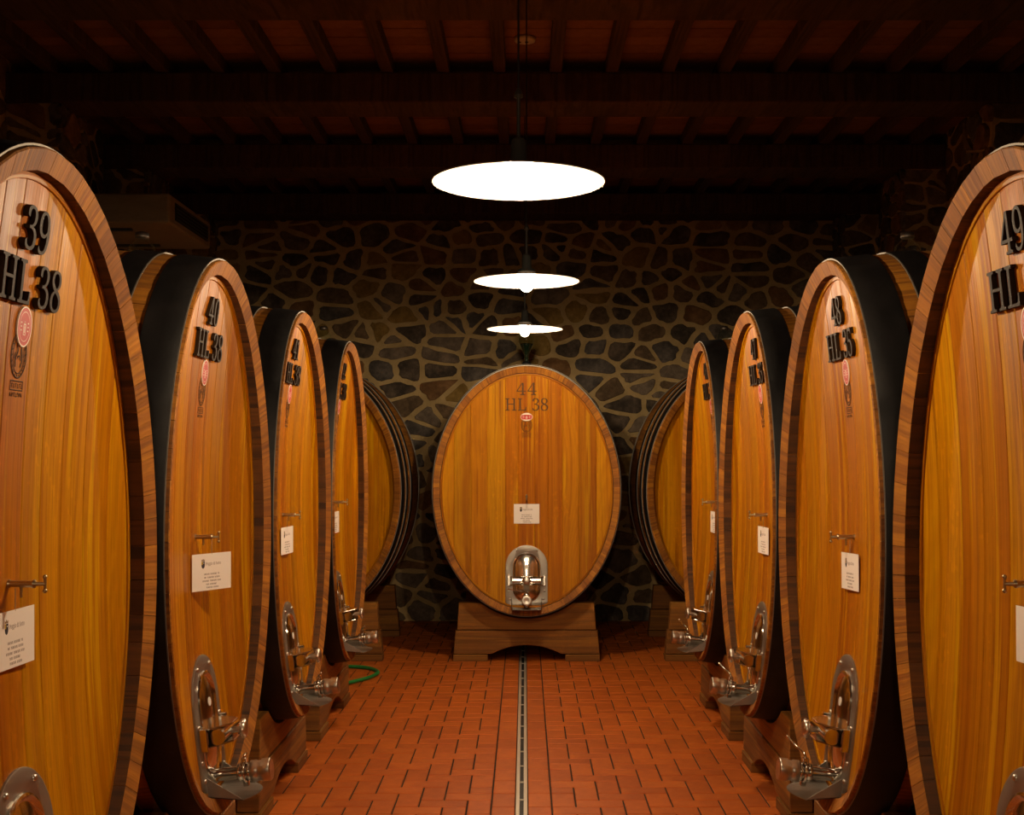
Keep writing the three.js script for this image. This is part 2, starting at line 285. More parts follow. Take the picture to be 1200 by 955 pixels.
// ------------------------------------------------------------------ barrels
const A0 = 0.78, B0 = 1.04, BL = 1.72, BUL = 0.055, BCY = 1.095;          // semi axes of the rim, length, bulge, centre height over the base
const bul = (t) => BUL * (1 - ((t - BL / 2) / (BL / 2)) ** 2);
const SAG = 0.06, recess = (y, x = 0) => 0.068 - 0.018 * (y / 0.99) ** 2 + SAG * (1 - Math.min(1, (y / 0.99) ** 2 + (x / 0.73) ** 2));               // the head is dished inwards
const pt = (th, e, t) => [(A0 + bul(t) + e) * Math.cos(th), BCY + (B0 + bul(t) + e) * Math.sin(th), -t];
const NS = 62, staveAngles = (() => {                         // equal-ish widths along the ellipse
  seed = 9; const N = 4000, acc = [0]; for (let i = 1; i <= N; i++) { const t = (i - 0.5) / N * 2 * Math.PI; acc.push(acc[i - 1] + Math.hypot(A0 * Math.sin(t), B0 * Math.cos(t)) * 2 * Math.PI / N); }
  const w = []; let s = 0; for (let i = 0; i < NS; i++) { const q = rr(0.78, 1.22); w.push(q); s += q; }
  const out = [0.03]; let cum = 0, j = 0; for (let i = 0; i < NS; i++) { cum += w[i] / s * acc[N]; while (j < N && acc[j] < cum) j++; out.push(0.03 + j / N * 2 * Math.PI); } return out;
})();
const staveGeos = [];
for (let i = 0; i < NS; i++) {
  const r = (A0 + B0) / 2, g0 = staveAngles[i] + 0.0008 / r, g1 = staveAngles[i + 1] - 0.0008 / r, de = rr(-0.0006, 0.0006);
  const loop = [[0.003, 0], [0.2, 0], [0.5, 0], [0.86, 0], [1.22, 0], [1.52, 0], [BL - 0.003, 0], [BL, -0.004], [BL - 0.022, -0.056], [BL - 0.1, -0.07], [0.1, -0.07], [0.022, -0.056], [0, -0.004]];
  const P = [], U = [], P2 = [], U2 = [], ou = rnd() * 3, ov = rnd() * 3, ww = (g1 - g0) * r;
  let s = 0; const vv = loop.map((l, k) => { if (k) s += Math.hypot(l[0] - loop[k - 1][0], l[1] - loop[k - 1][1]); return s; });
  for (let k = 0; k < loop.length; k++) {
    const n = (k + 1) % loop.length, va = vv[k], vb = n ? vv[n] : vv[k] + 0.007;
    const a = pt(g0, loop[k][1] + de, loop[k][0]), b = pt(g1, loop[k][1] + de, loop[k][0]), c = pt(g1, loop[n][1] + de, loop[n][0]), d = pt(g0, loop[n][1] + de, loop[n][0]);
    const ua = [ou, ov + va * 0.5], ub = [ou + ww, ov + va * 0.5], uc = [ou + ww, ov + vb * 0.5], ud = [ou, ov + vb * 0.5];
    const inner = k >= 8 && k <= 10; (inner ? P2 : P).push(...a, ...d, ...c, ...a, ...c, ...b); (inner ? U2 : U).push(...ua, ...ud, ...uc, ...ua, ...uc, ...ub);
  }
  for (const [g, fl] of [[g0, 0], [g1, 1]]) for (const tri of [[0, 1, 10], [0, 10, 12], [12, 10, 11], [1, 2, 10], [2, 3, 10], [3, 9, 10], [3, 4, 9], [4, 5, 9], [5, 6, 9], [6, 7, 9], [7, 8, 9]]) {
    const t3 = fl ? tri : [tri[0], tri[2], tri[1]]; for (const k of t3) { P.push(...pt(g, loop[k][1] + de, loop[k][0])); U.push(ou + loop[k][1], ov + loop[k][0] * 0.5); }
  }
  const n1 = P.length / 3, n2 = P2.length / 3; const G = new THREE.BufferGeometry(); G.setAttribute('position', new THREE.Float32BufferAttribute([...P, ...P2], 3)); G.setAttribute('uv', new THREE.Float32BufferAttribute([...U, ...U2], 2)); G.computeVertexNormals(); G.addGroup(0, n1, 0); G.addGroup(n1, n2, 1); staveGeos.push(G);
}
// head planks, upright
const HA = 0.726, HBb = 0.986, plankX = (() => { seed = 4; const n = 11, w = []; let s = 0; for (let i = 0; i < n; i++) { const q = rr(0.8, 1.2); w.push(q); s += q; } const o = [-HA]; let c = -HA; for (let i = 0; i < n; i++) { c += w[i] / s * 2 * HA; o.push(c); } o[n] = HA; return o; })();
function plankGeo(x0, x1, ou, ov) {
  const e = 0.0035, xs = [x0 + 0.0004, x0 + 0.0004, x0 + e, (x0 + x1) / 2, x1 - e, x1 - 0.0004, x1 - 0.0004], dz = [-0.04, -0.0013, 0, 0, 0, -0.0013, -0.04], NR = 14, P = [], U = [], I = [];
  for (let r = 0; r <= NR; r++) for (let c = 0; c < xs.length; c++) {
    const yt = HBb * Math.sqrt(Math.max(0, 1 - Math.min(1, (xs[c] / HA) ** 2))), y = -yt + 2 * yt * r / NR;
    P.push(xs[c], BCY + y, -recess(y, xs[c]) + dz[c]); U.push(ou + xs[c], ov + y / 2);
  }
  const W = xs.length; for (let r = 0; r < NR; r++) for (let c = 0; c < W - 1; c++) { const a = r * W + c, b = a + 1, d = a + W, f = d + 1; I.push(a, b, f, a, f, d); }
  const g = new THREE.BufferGeometry(); g.setAttribute('position', new THREE.Float32BufferAttribute(P, 3)); g.setAttribute('uv', new THREE.Float32BufferAttribute(U, 2)); g.setIndex(I);
  return toCreasedNormals(g, 0.25);
}
const plankGeos = []; for (let v = 0; v < 3; v++) { const row = []; for (let i = 0; i < 11; i++) row.push(plankGeo(plankX[i], plankX[i + 1], rnd() * 4, rnd() * 4)); plankGeos.push(row); }
function ringGeo(profile, N = 112, uvk = 1) {                // sweeps (e, t) points round the oval
  const P = [], U = [], I = [], W = profile.length;
  for (let i = 0; i <= N; i++) { const th = i / N * 2 * Math.PI; for (let k = 0; k < W; k++) { P.push(...pt(th, profile[k][0], profile[k][1])); U.push(i / N * 5.8 * uvk, profile[k][1] * uvk + profile[k][0]); } }
  for (let i = 0; i < N; i++) for (let k = 0; k < W - 1; k++) { const a = i * W + k, b = a + 1, c = a + W, d = c + 1; I.push(a, b, d, a, d, c); }
  const g = new THREE.BufferGeometry(); g.setAttribute('position', new THREE.Float32BufferAttribute(P, 3)); g.setAttribute('uv', new THREE.Float32BufferAttribute(U, 2)); g.setIndex(I); return toCreasedNormals(g, 0.6);
}
const HOOPS = [[0.014, 0.152], [0.212, 0.318], [0.44, 0.54], [BL - 0.54, BL - 0.44], [BL - 0.318, BL - 0.212], [BL - 0.152, BL - 0.014]];
const hoopGeos = HOOPS.map(([a, b]) => ringGeo([[0.0005, a + 0.002], [0.0045, a + 0.002], [0.006, a + 0.004], [0.006, (a + b) / 2], [0.006, b - 0.004], [0.0045, b - 0.002], [0.0005, b - 0.002], [0.0005, a + 0.002]]));
const hoopEdgeGeos = HOOPS.map(([a, b]) => ringGeo([[0.001, a + 0.002], [0.001, a], [0.0062, a], [0.0062, a + 0.0035], [0.0045, a + 0.0035], [0.001, a + 0.002]]));
// bead where the head meets the staves
const beadGeo = (() => {
  const N = 112, P = [], I = [], prof = [[0.002, -0.004], [0.002, 0.003], [-0.008, 0.0045], [-0.014, 0.002], [-0.015, -0.004]], W = prof.length, U = [];
  for (let i = 0; i <= N; i++) { const th = i / N * 2 * Math.PI; for (const [e, dz] of prof) { const y = (HBb - 0.004 + e) * Math.sin(th); P.push((HA - 0.004 + e) * Math.cos(th), BCY + y, -recess(y, 9) + dz); U.push(e * 2, i / N * 2.9); } }
  for (let i = 0; i < N; i++) for (let k = 0; k < W - 1; k++) { const a = i * W + k, b = a + 1, c = a + W, d = c + 1; I.push(a, c, d, a, d, b); }
  const g = new THREE.BufferGeometry(); g.setAttribute('position', new THREE.Float32BufferAttribute(P, 3)); g.setAttribute('uv', new THREE.Float32BufferAttribute(U, 2)); g.setIndex(I); return toCreasedNormals(g, 0.7);
})();
const rearHeadGeo = (() => { const s = new THREE.Shape(); s.absellipse(0, BCY, HA, HBb, 0, Math.PI * 2); const g = new THREE.ExtrudeGeometry(s, { depth: 0.04, bevelEnabled: false, curveSegments: 48 }); g.translate(0, 0, -BL + 0.055); return g; })();
// airlock: bung, glass funnel and lid
const lathe = (pts, n = 24) => new THREE.LatheGeometry(pts.map((p) => new THREE.Vector2(p[0], p[1])), n);
const bungGeo = lathe([[0, 0], [0.045, 0], [0.045, 0.03], [0.03, 0.045], [0.022, 0.05], [0, 0.05]]);
const vesselGeo = lathe([[0.02, 0.05], [0.02, 0.1], [0.03, 0.13], [0.062, 0.2], [0.07, 0.25], [0.066, 0.29], [0.04, 0.32], [0.03, 0.33], [0.03, 0.345]], 28);
const wineGeo = lathe([[0, 0.05], [0.017, 0.052], [0.017, 0.1], [0.027, 0.13], [0.057, 0.198], [0.060, 0.21], [0, 0.21]], 24);
const lidGeo = lathe([[0, 0.336], [0.034, 0.336], [0.036, 0.345], [0.034, 0.365], [0.012, 0.372], [0, 0.372]], 20);
// manhole door with its clamp, valve and drip tray. Local: x right, y up, z out of the head; origin at the middle of the frame
const MY = -0.7075, MH = 0.2475;
const frameGeo = (() => {
  const s = new THREE.Shape(), R = 0.175, yb = -MH, yt = MH - R; s.moveTo(-R + 0.025, yb); s.lineTo(R - 0.025, yb); s.lineTo(R, yb + 0.025); s.lineTo(R, yt); s.absarc(0, yt, R, 0, Math.PI, false); s.lineTo(-R, yb + 0.025); s.closePath();
  const h = new THREE.Path(), r = 0.117, hb = yb + 0.03; h.moveTo(r, yt); h.absarc(0, yt, r, 0, Math.PI, false); h.lineTo(-r, hb + r * 0.8); h.absarc(0, hb + r * 0.9, r, Math.PI, 2 * Math.PI, false); h.closePath(); s.holes.push(h);
  return toCreasedNormals(new THREE.ExtrudeGeometry(s, { depth: 0.008, bevelEnabled: true, bevelSize: 0.002, bevelThickness: 0.002, bevelSegments: 2, curveSegments: 24 }), 0.5);
})();
const stadium = (r, yt, yb, n = 20) => { const o = []; for (let i = 0; i <= n; i++) { const a = Math.PI * i / n; o.push([r * Math.cos(a), yt + r * Math.sin(a)]); } for (let i = 0; i <= n; i++) { const a = Math.PI + Math.PI * i / n; o.push([r * Math.cos(a), yb + r * Math.sin(a)]); } return o; };
const dYT = MH - 0.175, dYB = -MH + 0.03 + 0.105;
const doorGeo = (() => {                                      // pressed steel door: dished, with a rolled lip
  const rings = [[0.119, 0.004], [0.115, 0.016], [0.108, 0.018], [0.103, 0.012], [0.095, 0.008], [0.06, 0.016], [0.02, 0.02]].map(([r, z]) => stadium(r, dYT, dYB).map((p) => [p[0], p[1], z]));
  const P = [], I = [], W = rings[0].length; rings.forEach((r) => r.forEach((p) => P.push(...p)));
  for (let k = 0; k < rings.length - 1; k++) for (let i = 0; i < W; i++) { const n = (i + 1) % W; I.push(k * W + i, k * W + n, (k + 1) * W + n, k * W + i, (k + 1) * W + n, (k + 1) * W + i); }
  const c = P.length / 3; P.push(0, (dYT + dYB) / 2, 0.02); const l = rings.length - 1; for (let i = 0; i < W; i++) I.push(l * W + i, l * W + (i + 1) % W, c);
  const g = new THREE.BufferGeometry(); g.setAttribute('position', new THREE.Float32BufferAttribute(P, 3)); g.setIndex(I); const o = toCreasedNormals(g, 0.6); return uvMetres(o);
})();
const boltGeo = (() => { const g = lathe([[0.0, 0.008], [0.006, 0.007], [0.009, 0.003], [0.0095, 0]], 12); g.rotateX(Math.PI / 2); return g; })();
const boltSpots = [[-0.148, 0.155], [0.148, 0.155], [-0.085, 0.205], [0.085, 0.205], [-0.15, 0.0], [0.15, 0.0], [-0.15, -0.13], [0.15, -0.13], [-0.14, -0.2], [0.14, -0.2]].filter((p) => !(Math.abs(p[0]) === 0.148));
const clampGeo = (() => {
  const s = new THREE.Shape(); s.moveTo(-0.157, 0); s.lineTo(-0.157, 0.022); s.lineTo(-0.12, 0.03); s.lineTo(-0.045, 0.095); s.lineTo(0.045, 0.095); s.lineTo(0.12, 0.03); s.lineTo(0.157, 0.022); s.lineTo(0.157, 0); s.closePath();
  const list = [];
  for (const y of [-0.035, 0.03]) { const g = new THREE.ExtrudeGeometry(s, { depth: 0.005, bevelEnabled: true, bevelSize: 0.0008, bevelThickness: 0.0008, bevelSegments: 1 }); g.rotateX(Math.PI / 2); g.translate(0, y + 0.005, 0); list.push(uvMetres(g)); }
  const bar = new THREE.CylinderGeometry(0.029, 0.029, 0.235, 24); bar.rotateZ(Math.PI / 2); bar.translate(0, 0, 0.055); list.push(bar);
  for (const x of [-0.148, 0.148]) list.push(rbx(0.02, 0.085, 0.03, 0.003, x, 0, 0.013));
  const g = merge(list); g.translate(0, -0.047, 0.012); return g;
})();
const knobGeo = (() => {
  const L = []; const st = cyl(0.012, 0.012, 0.06, 14); st.rotateX(Math.PI / 2); st.translate(0, 0, 0.1); L.push(st);
  const b = lathe([[0, 0], [0.026, 0], [0.034, 0.004], [0.034, 0.018], [0.024, 0.024], [0.01, 0.026], [0, 0.026]], 24); b.rotateX(Math.PI / 2); b.translate(0, 0, 0.12); L.push(b);
  for (let k = 0; k < 6; k++) { const s = new THREE.SphereGeometry(0.009, 8, 6); s.translate(0.03 * Math.cos(k * Math.PI / 3), 0.03 * Math.sin(k * Math.PI / 3), 0.131); L.push(s); }
  const g = merge(L); g.translate(0, -0.047, 0.008); return g;
})();
const VY = -0.2325;                                             // valve axis height in the frame's own space
const tubeGeo = (() => { const g = lathe([[0.024, 0.006], [0.024, 0.1], [0.033, 0.1], [0.036, 0.104], [0.036, 0.114], [0.03, 0.118], [0.03, 0.135], [0.036, 0.138], [0.036, 0.146], [0.032, 0.15]], 28); g.rotateX(Math.PI / 2); g.translate(0, VY + 0.02, 0); return g; })();
const capGeo = (() => { const g = lathe([[0.03, 0.148], [0.041, 0.15], [0.041, 0.172], [0.038, 0.175], [0.038, 0.19], [0.043, 0.193], [0.043, 0.222], [0.038, 0.228], [0.02, 0.225], [0, 0.224]], 32); g.rotateX(Math.PI / 2); g.translate(0, VY + 0.02, 0); return g; })();
const collarGeo = (() => { const L = [rbx(0.02, 0.024, 0.022, 0.003, 0, 0.042, 0.126), rbx(0.02, 0.024, 0.022, 0.003, 0, -0.042, 0.126)]; const r = new THREE.TorusGeometry(0.037, 0.006, 8, 24); r.translate(0, 0, 0.126); L.push(r); const g = merge(L); g.translate(0, VY + 0.02, 0); return g; })();
const leverGeo = (() => { const c = new THREE.CatmullRomCurve3([[0, VY + 0.07, 0.126], [-0.012, VY + 0.088, 0.132], [-0.05, VY + 0.1, 0.15], [-0.15, VY + 0.115, 0.168]].map((p) => new THREE.Vector3(...p))); const g = new THREE.TubeGeometry(c, 16, 0.005, 8); const s = new THREE.SphereGeometry(0.008, 10, 8); s.translate(-0.15, VY + 0.115, 0.168); const b = cyl(0.009, 0.009, 0.03, 12); b.translate(0, VY + 0.062, 0.126); return merge([g, s, b]); })();
const trayGeo = (() => {                                      // sheet tray with triangular cheeks and a rounded lip
  const W = 0.128, D = 0.17, N = 10, P = [], q = (A, B, C) => { P.push(...A, ...B, ...C); }; const th = 0.003;
  const lip = []; for (let i = 0; i <= N; i++) { const f = -1 + 2 * i / N; lip.push([W * f * 0.92, -0.035, D - 0.045 * f * f]); }
  const back = []; for (let i = 0; i <= N; i++) { const f = -1 + 2 * i / N; back.push([W * f, -0.008 - 0.012 * (1 - f * f), 0]); }
  for (const o of [0, -th]) for (let i = 0; i < N; i++) { const A = [...back[i]], B = [...back[i + 1]], C = [...lip[i + 1]], D2 = [...lip[i]]; for (const v of [A, B, C, D2]) v[1] += o; if (o) { q(A, B, C); q(A, C, D2); } else { q(A, C, B); q(A, D2, C); } }
  for (let i = 0; i < N; i++) { const A = lip[i], B = lip[i + 1], C = [B[0], B[1] - th, B[2]], E = [A[0], A[1] - th, A[2]]; q(A, E, C); q(A, C, B); }
  for (const s of [-1, 1]) { const b = s < 0 ? back[0] : back[N], l = s < 0 ? lip[0] : lip[N], t = [b[0], b[1] + 0.07, 0], t2 = [b[0] - s * th, t[1], 0], b2 = [b[0] - s * th, b[1], 0], l2 = [l[0] - s * th, l[1], l[2]]; if (s < 0) { q(t, b, l); q(t2, l2, b2); } else { q(t, l, b); q(t2, b2, l2); } q(t, l, l2); q(t, l2, t2); q(t, t2, l2); }
  const g = new THREE.BufferGeometry(); g.setAttribute('position', new THREE.Float32BufferAttribute(P, 3)); g.computeVertexNormals(); const o = uvMetres(g); o.translate(0, -MH - 0.005, 0.012); return o;
})();
const badgeGeo = (() => { const g = cyl(0.017, 0.017, 0.003, 20); g.rotateX(Math.PI / 2); g.translate(0, 0.07, 0.0205); return g; })();
// sampling tap
const tapGeo = (() => { const g = lathe([[0.011, 0], [0.011, 0.004], [0.0085, 0.006], [0.0085, 0.058], [0.0105, 0.06], [0.0105, 0.066], [0.005, 0.068], [0.005, 0.09], [0, 0.09]], 18); g.rotateX(Math.PI / 2); return g; })();
const tapHandleGeo = (() => { const L = [rbx(0.006, 0.034, 0.007, 0.002, 0, 0, 0.09)]; for (const s of [-1, 1]) { const q = new THREE.SphereGeometry(0.006, 10, 8); q.translate(0, s * 0.017, 0.09); L.push(q); } return merge(L); })();
const tapSpoutGeo = (() => { const g = cyl(0.004, 0.0035, 0.026, 12); g.translate(0, -0.02, 0.032); return g; })();

// printed things
function canvasTex(w, h, draw) { const c = document.createElement('canvas'); c.width = w; c.height = h; const x = c.getContext('2d'); draw(x, w, h); const t = new THREE.CanvasTexture(c); t.colorSpace = THREE.SRGBColorSpace; t.magFilter = THREE.LinearFilter; return t; }
const noteTex = canvasTex(640, 460, (x, w, h) => {
  x.fillStyle = '#f4efe9'; x.fillRect(0, 0, w, h);
  x.fillStyle = '#2a2030'; x.beginPath(); x.moveTo(150, 96); x.lineTo(206, 96); x.lineTo(206, 140); x.quadraticCurveTo(204, 176, 178, 184); x.quadraticCurveTo(152, 176, 150, 140); x.closePath(); x.fill();
  x.fillStyle = '#b99a35'; x.fillRect(150, 96, 22, 40); x.fillStyle = '#8a6f50'; x.beginPath(); x.moveTo(152, 92); x.lineTo(150, 66); x.lineTo(164, 80); x.lineTo(178, 60); x.lineTo(192, 80); x.lineTo(206, 66); x.lineTo(204, 92); x.closePath(); x.fill();
  x.fillStyle = '#f4efe9'; x.fillRect(184, 112, 12, 10);
  x.fillStyle = '#5b4038'; x.font = '50px serif'; x.textAlign = 'left'; x.textBaseline = 'middle'; x.fillText('Poggio di Sotto', 222, 128, 250);
  x.fillStyle = '#5a4a44';                                    // five lines too small to read in the photograph
  [[250, 258], [244, 300], [296, 342], [186, 384], [206, 424]].forEach(([len, y], r) => { let p = 320 - len / 2; let k = r * 13; while (p < 320 + len / 2) { const cw = 7 + (k * 7 % 6); if (k % 9 !== 7) { x.fillRect(p, y - 11, 4, 21); x.fillRect(p, (k % 2 ? y - 11 : y + 6), cw - 1, 4); if (k % 3) x.fillRect(p + cw - 4, y - 8, 3, 16); } p += cw + 4; k++; } });
});
const sealTex = (arched) => canvasTex(256, 256, (x, w, h) => {
  x.fillStyle = '#f3e6d6'; x.fillRect(0, 0, w, h); x.fillStyle = '#b5100e'; x.beginPath(); x.ellipse(128, 128, 118, 118, 0, 0, 7); x.fill();
  x.strokeStyle = '#f3e6d6'; x.lineWidth = 4; x.beginPath(); x.ellipse(128, 128, 92, 92, 0, 0, 7); x.stroke();
  x.fillStyle = '#f3e6d6'; x.beginPath(); x.moveTo(108, 182); x.lineTo(108, 114); x.quadraticCurveTo(128, 76, 148, 114); x.lineTo(148, 182); x.closePath(); x.fill();
  x.fillStyle = '#b5100e'; x.fillRect(116, 118, 24, 60); x.fillRect(108, 100, 40, 8); x.fillStyle = '#f3e6d6'; x.fillRect(123, 126, 10, 40);
  for (const s of [-1, 1]) for (let k = 0; k < 3; k++) x.fillRect(128 + s * 60 - 10, 100 + k * 24, 20, 9);
  if (arched) { x.fillRect(0, 0, w, 60); x.fillRect(0, 210, w, 46); }
});
const sealMat = [std({ map: sealTex(false), roughness: 0.5 }), std({ map: sealTex(true), roughness: 0.5 })];
const noteMat = std({ map: noteTex, roughness: 0.9, side: THREE.DoubleSide });
const paperEdge = std({ color: rgb(0.8, 0.76, 0.7), roughness: 0.9 });
const sealGeo = (sx, sy) => { const s = new THREE.Shape(); s.absellipse(0, 0, sx, sy, 0, Math.PI * 2); const g = new THREE.ExtrudeGeometry(s, { depth: 0.004, bevelEnabled: false, curveSegments: 24 }); const p = g.attributes.position, uv = g.attributes.uv; for (let i = 0; i < p.count; i++) uv.setXY(i, 0.5 + p.getX(i) / (2 * sx), 0.5 + p.getY(i) / (2 * sy)); return g; };
const sealGeos = [sealGeo(0.042, 0.05), sealGeo(0.05, 0.034)];
const strokeTube = (pts, r, closed) => new THREE.TubeGeometry(new THREE.CatmullRomCurve3(pts.map((p) => new THREE.Vector3(p[0], p[1], 0)), closed), Math.max(8, pts.length * 4), r, 4, closed);
const brandGeo = (() => {                                     // burnt-in oval emblem over a small lettered box
  const L = [], el = (a, b, cy, r, n = 20) => { const o = []; for (let i = 0; i < n; i++) o.push([a * Math.cos(i / n * 6.2832), cy + b * Math.sin(i / n * 6.2832)]); L.push(strokeTube(o, r, true)); };
  el(0.044, 0.056, 0.03, 0.0022); el(0.034, 0.045, 0.03, 0.0014);
  for (let k = 0; k < 22; k++) { const a = k / 22 * 6.2832; L.push(strokeTube([[0.036 * Math.cos(a), 0.03 + 0.048 * Math.sin(a)], [0.042 * Math.cos(a + 0.1), 0.03 + 0.053 * Math.sin(a + 0.1)]], 0.0012)); }
  L.push(strokeTube([[-0.016, 0.0], [-0.018, 0.02], [-0.006, 0.04], [-0.012, 0.055], [0.004, 0.066], [0.016, 0.055], [0.012, 0.04], [0.02, 0.018], [0.012, 0.0]], 0.0022), strokeTube([[-0.01, 0.02], [0.002, 0.028], [0.012, 0.016]], 0.0018), strokeTube([[-0.02, 0.035], [-0.026, 0.02]], 0.0016), strokeTube([[0.02, 0.045], [0.026, 0.025]], 0.0016));
  for (const [a, b] of [[[-0.036, -0.034], [0.036, -0.034]], [[-0.036, -0.056], [0.036, -0.056]], [[-0.036, -0.034], [-0.036, -0.056]], [[0.036, -0.034], [0.036, -0.056]]]) L.push(strokeTube([a, b], 0.0014));
  for (let k = 0; k < 6; k++) { const x = -0.028 + k * 0.0112; L.push(strokeTube([[x, -0.05], [x, -0.04]], 0.0013), strokeTube([[x, k % 2 ? -0.05 : -0.04], [x + 0.005, k % 2 ? -0.05 : -0.04]], 0.0013)); }
  for (let k = 0; k < 7; k++) { const x = -0.034 + k * 0.0105; L.push(strokeTube([[x, -0.072], [x, -0.063]], 0.0014), strokeTube([[x, k % 2 ? -0.072 : -0.063], [x + 0.005, k % 3 ? -0.063 : -0.072]], 0.0014)); }
  const g = merge(L); g.scale(1, 1, 0.35); return g;
})();
const fontR = await new FontLoader().loadAsync('fonts/droid/droid_serif_regular.typeface.json');
const glyphCache = {};
function glyph(ch, fine, size) {
  const k = ch + fine + size; if (glyphCache[k]) return glyphCache[k];
  const g = new TextGeometry(ch, { font: fontR, size, depth: fine ? 0.0012 : 0.014, curveSegments: 6, bevelEnabled: !fine, bevelSize: 0.0008, bevelThickness: 0.0012, bevelSegments: 1 });
  g.computeBoundingBox(); const b = g.boundingBox; g.translate(-b.min.x, 0, 0); return (glyphCache[k] = { g, w: b.max.x - b.min.x });
}
function headText(parent, txt, y, size, width, fine) {        // each character its own piece, spread over the given width
  const list = [...txt].map((c) => (c === ' ' ? null : glyph(c, fine, size))); let tot = 0; list.forEach((q) => { tot += q ? q.w : size * 0.28; });
  const gap = fine ? size * 0.12 : size * 0.12; tot += gap * (list.length - 1); const k = width / tot; let x = -width / 2;
  list.forEach((q) => { if (q) { const m = mesh('character', q.g, fine ? M.branded : M.letter, parent); place(m, x, y - size / 2, 0.0, x + q.w * k / 2); m.scale.x = k; } x += ((q ? q.w : size * 0.28) + gap) * k; });
}
function place(m, x, y, dz, cx = x) { const sl = (SAG + 0.018) * 2 * y / (0.99 ** 2), sx = SAG * 2 * cx / (0.73 ** 2); m.rotation.set(Math.atan(sl), -Math.atan(sx), 0); m.position.set(x, BCY + y, -recess(y, x) + dz); }
const cradleParts = (() => {
  const ex = (s, d) => uvMetres(new THREE.ExtrudeGeometry(s, { depth: d, bevelEnabled: true, bevelSize: 0.004, bevelOffset: -0.004, bevelThickness: 0.004, bevelSegments: 1, curveSegments: 24 }), 0.5, 1);
  const u = new THREE.Shape(); const yc = 1.435, ea = A0 + 0.0345, eb = B0 + 0.0345, ty = 0.49, xm = ea * Math.sqrt(1 - ((yc - ty) / eb) ** 2);
  u.moveTo(-0.585, 0.264); u.lineTo(0.585, 0.264); u.lineTo(0.57, ty); u.lineTo(xm, ty); for (let i = 0; i <= 30; i++) { const x = xm - 2 * xm * i / 30; u.lineTo(x, yc - eb * Math.sqrt(1 - (x / ea) ** 2)); } u.lineTo(-0.57, ty); u.closePath();
  const l = new THREE.Shape(); l.moveTo(-0.615, 0.062); l.lineTo(-0.29, 0.062); l.quadraticCurveTo(-0.15, 0.135, 0, 0.135); l.quadraticCurveTo(0.15, 0.135, 0.29, 0.062); l.lineTo(0.615, 0.062); l.lineTo(0.597, 0.258); l.lineTo(-0.597, 0.258); l.closePath();
  const swap = (g) => { const uv = g.attributes.uv; for (let i = 0; i < uv.count; i++) { const a = uv.getX(i), b = uv.getY(i); uv.setXY(i, b, a); } return g; };
  return { upper: swap(ex(u, 0.092)), lower: swap(ex(l, 0.1)), foot: swap(uvMetres(rbx(0.29, 0.056, 0.13, 0.003), 0.5, 1)) };
})();
function makeCradle(label, group) {
  const g = top('barrel_cradle', label, 'cradle', group), k = cradleN++;
  mesh('upper_beam', cradleParts.upper, M.cradle[k % 2], g).position.z = -0.096; mesh('lower_beam', cradleParts.lower, M.cradle[(k + 1) % 2], g).position.z = -0.1;
  for (const s of [-1, 1]) mesh('foot', cradleParts.foot, M.cradle[(k + (s > 0 ? 1 : 0)) % 2], g).position.set(s * 0.472, 0.028, -0.053);
  return g;
}
let cradleN = 0;
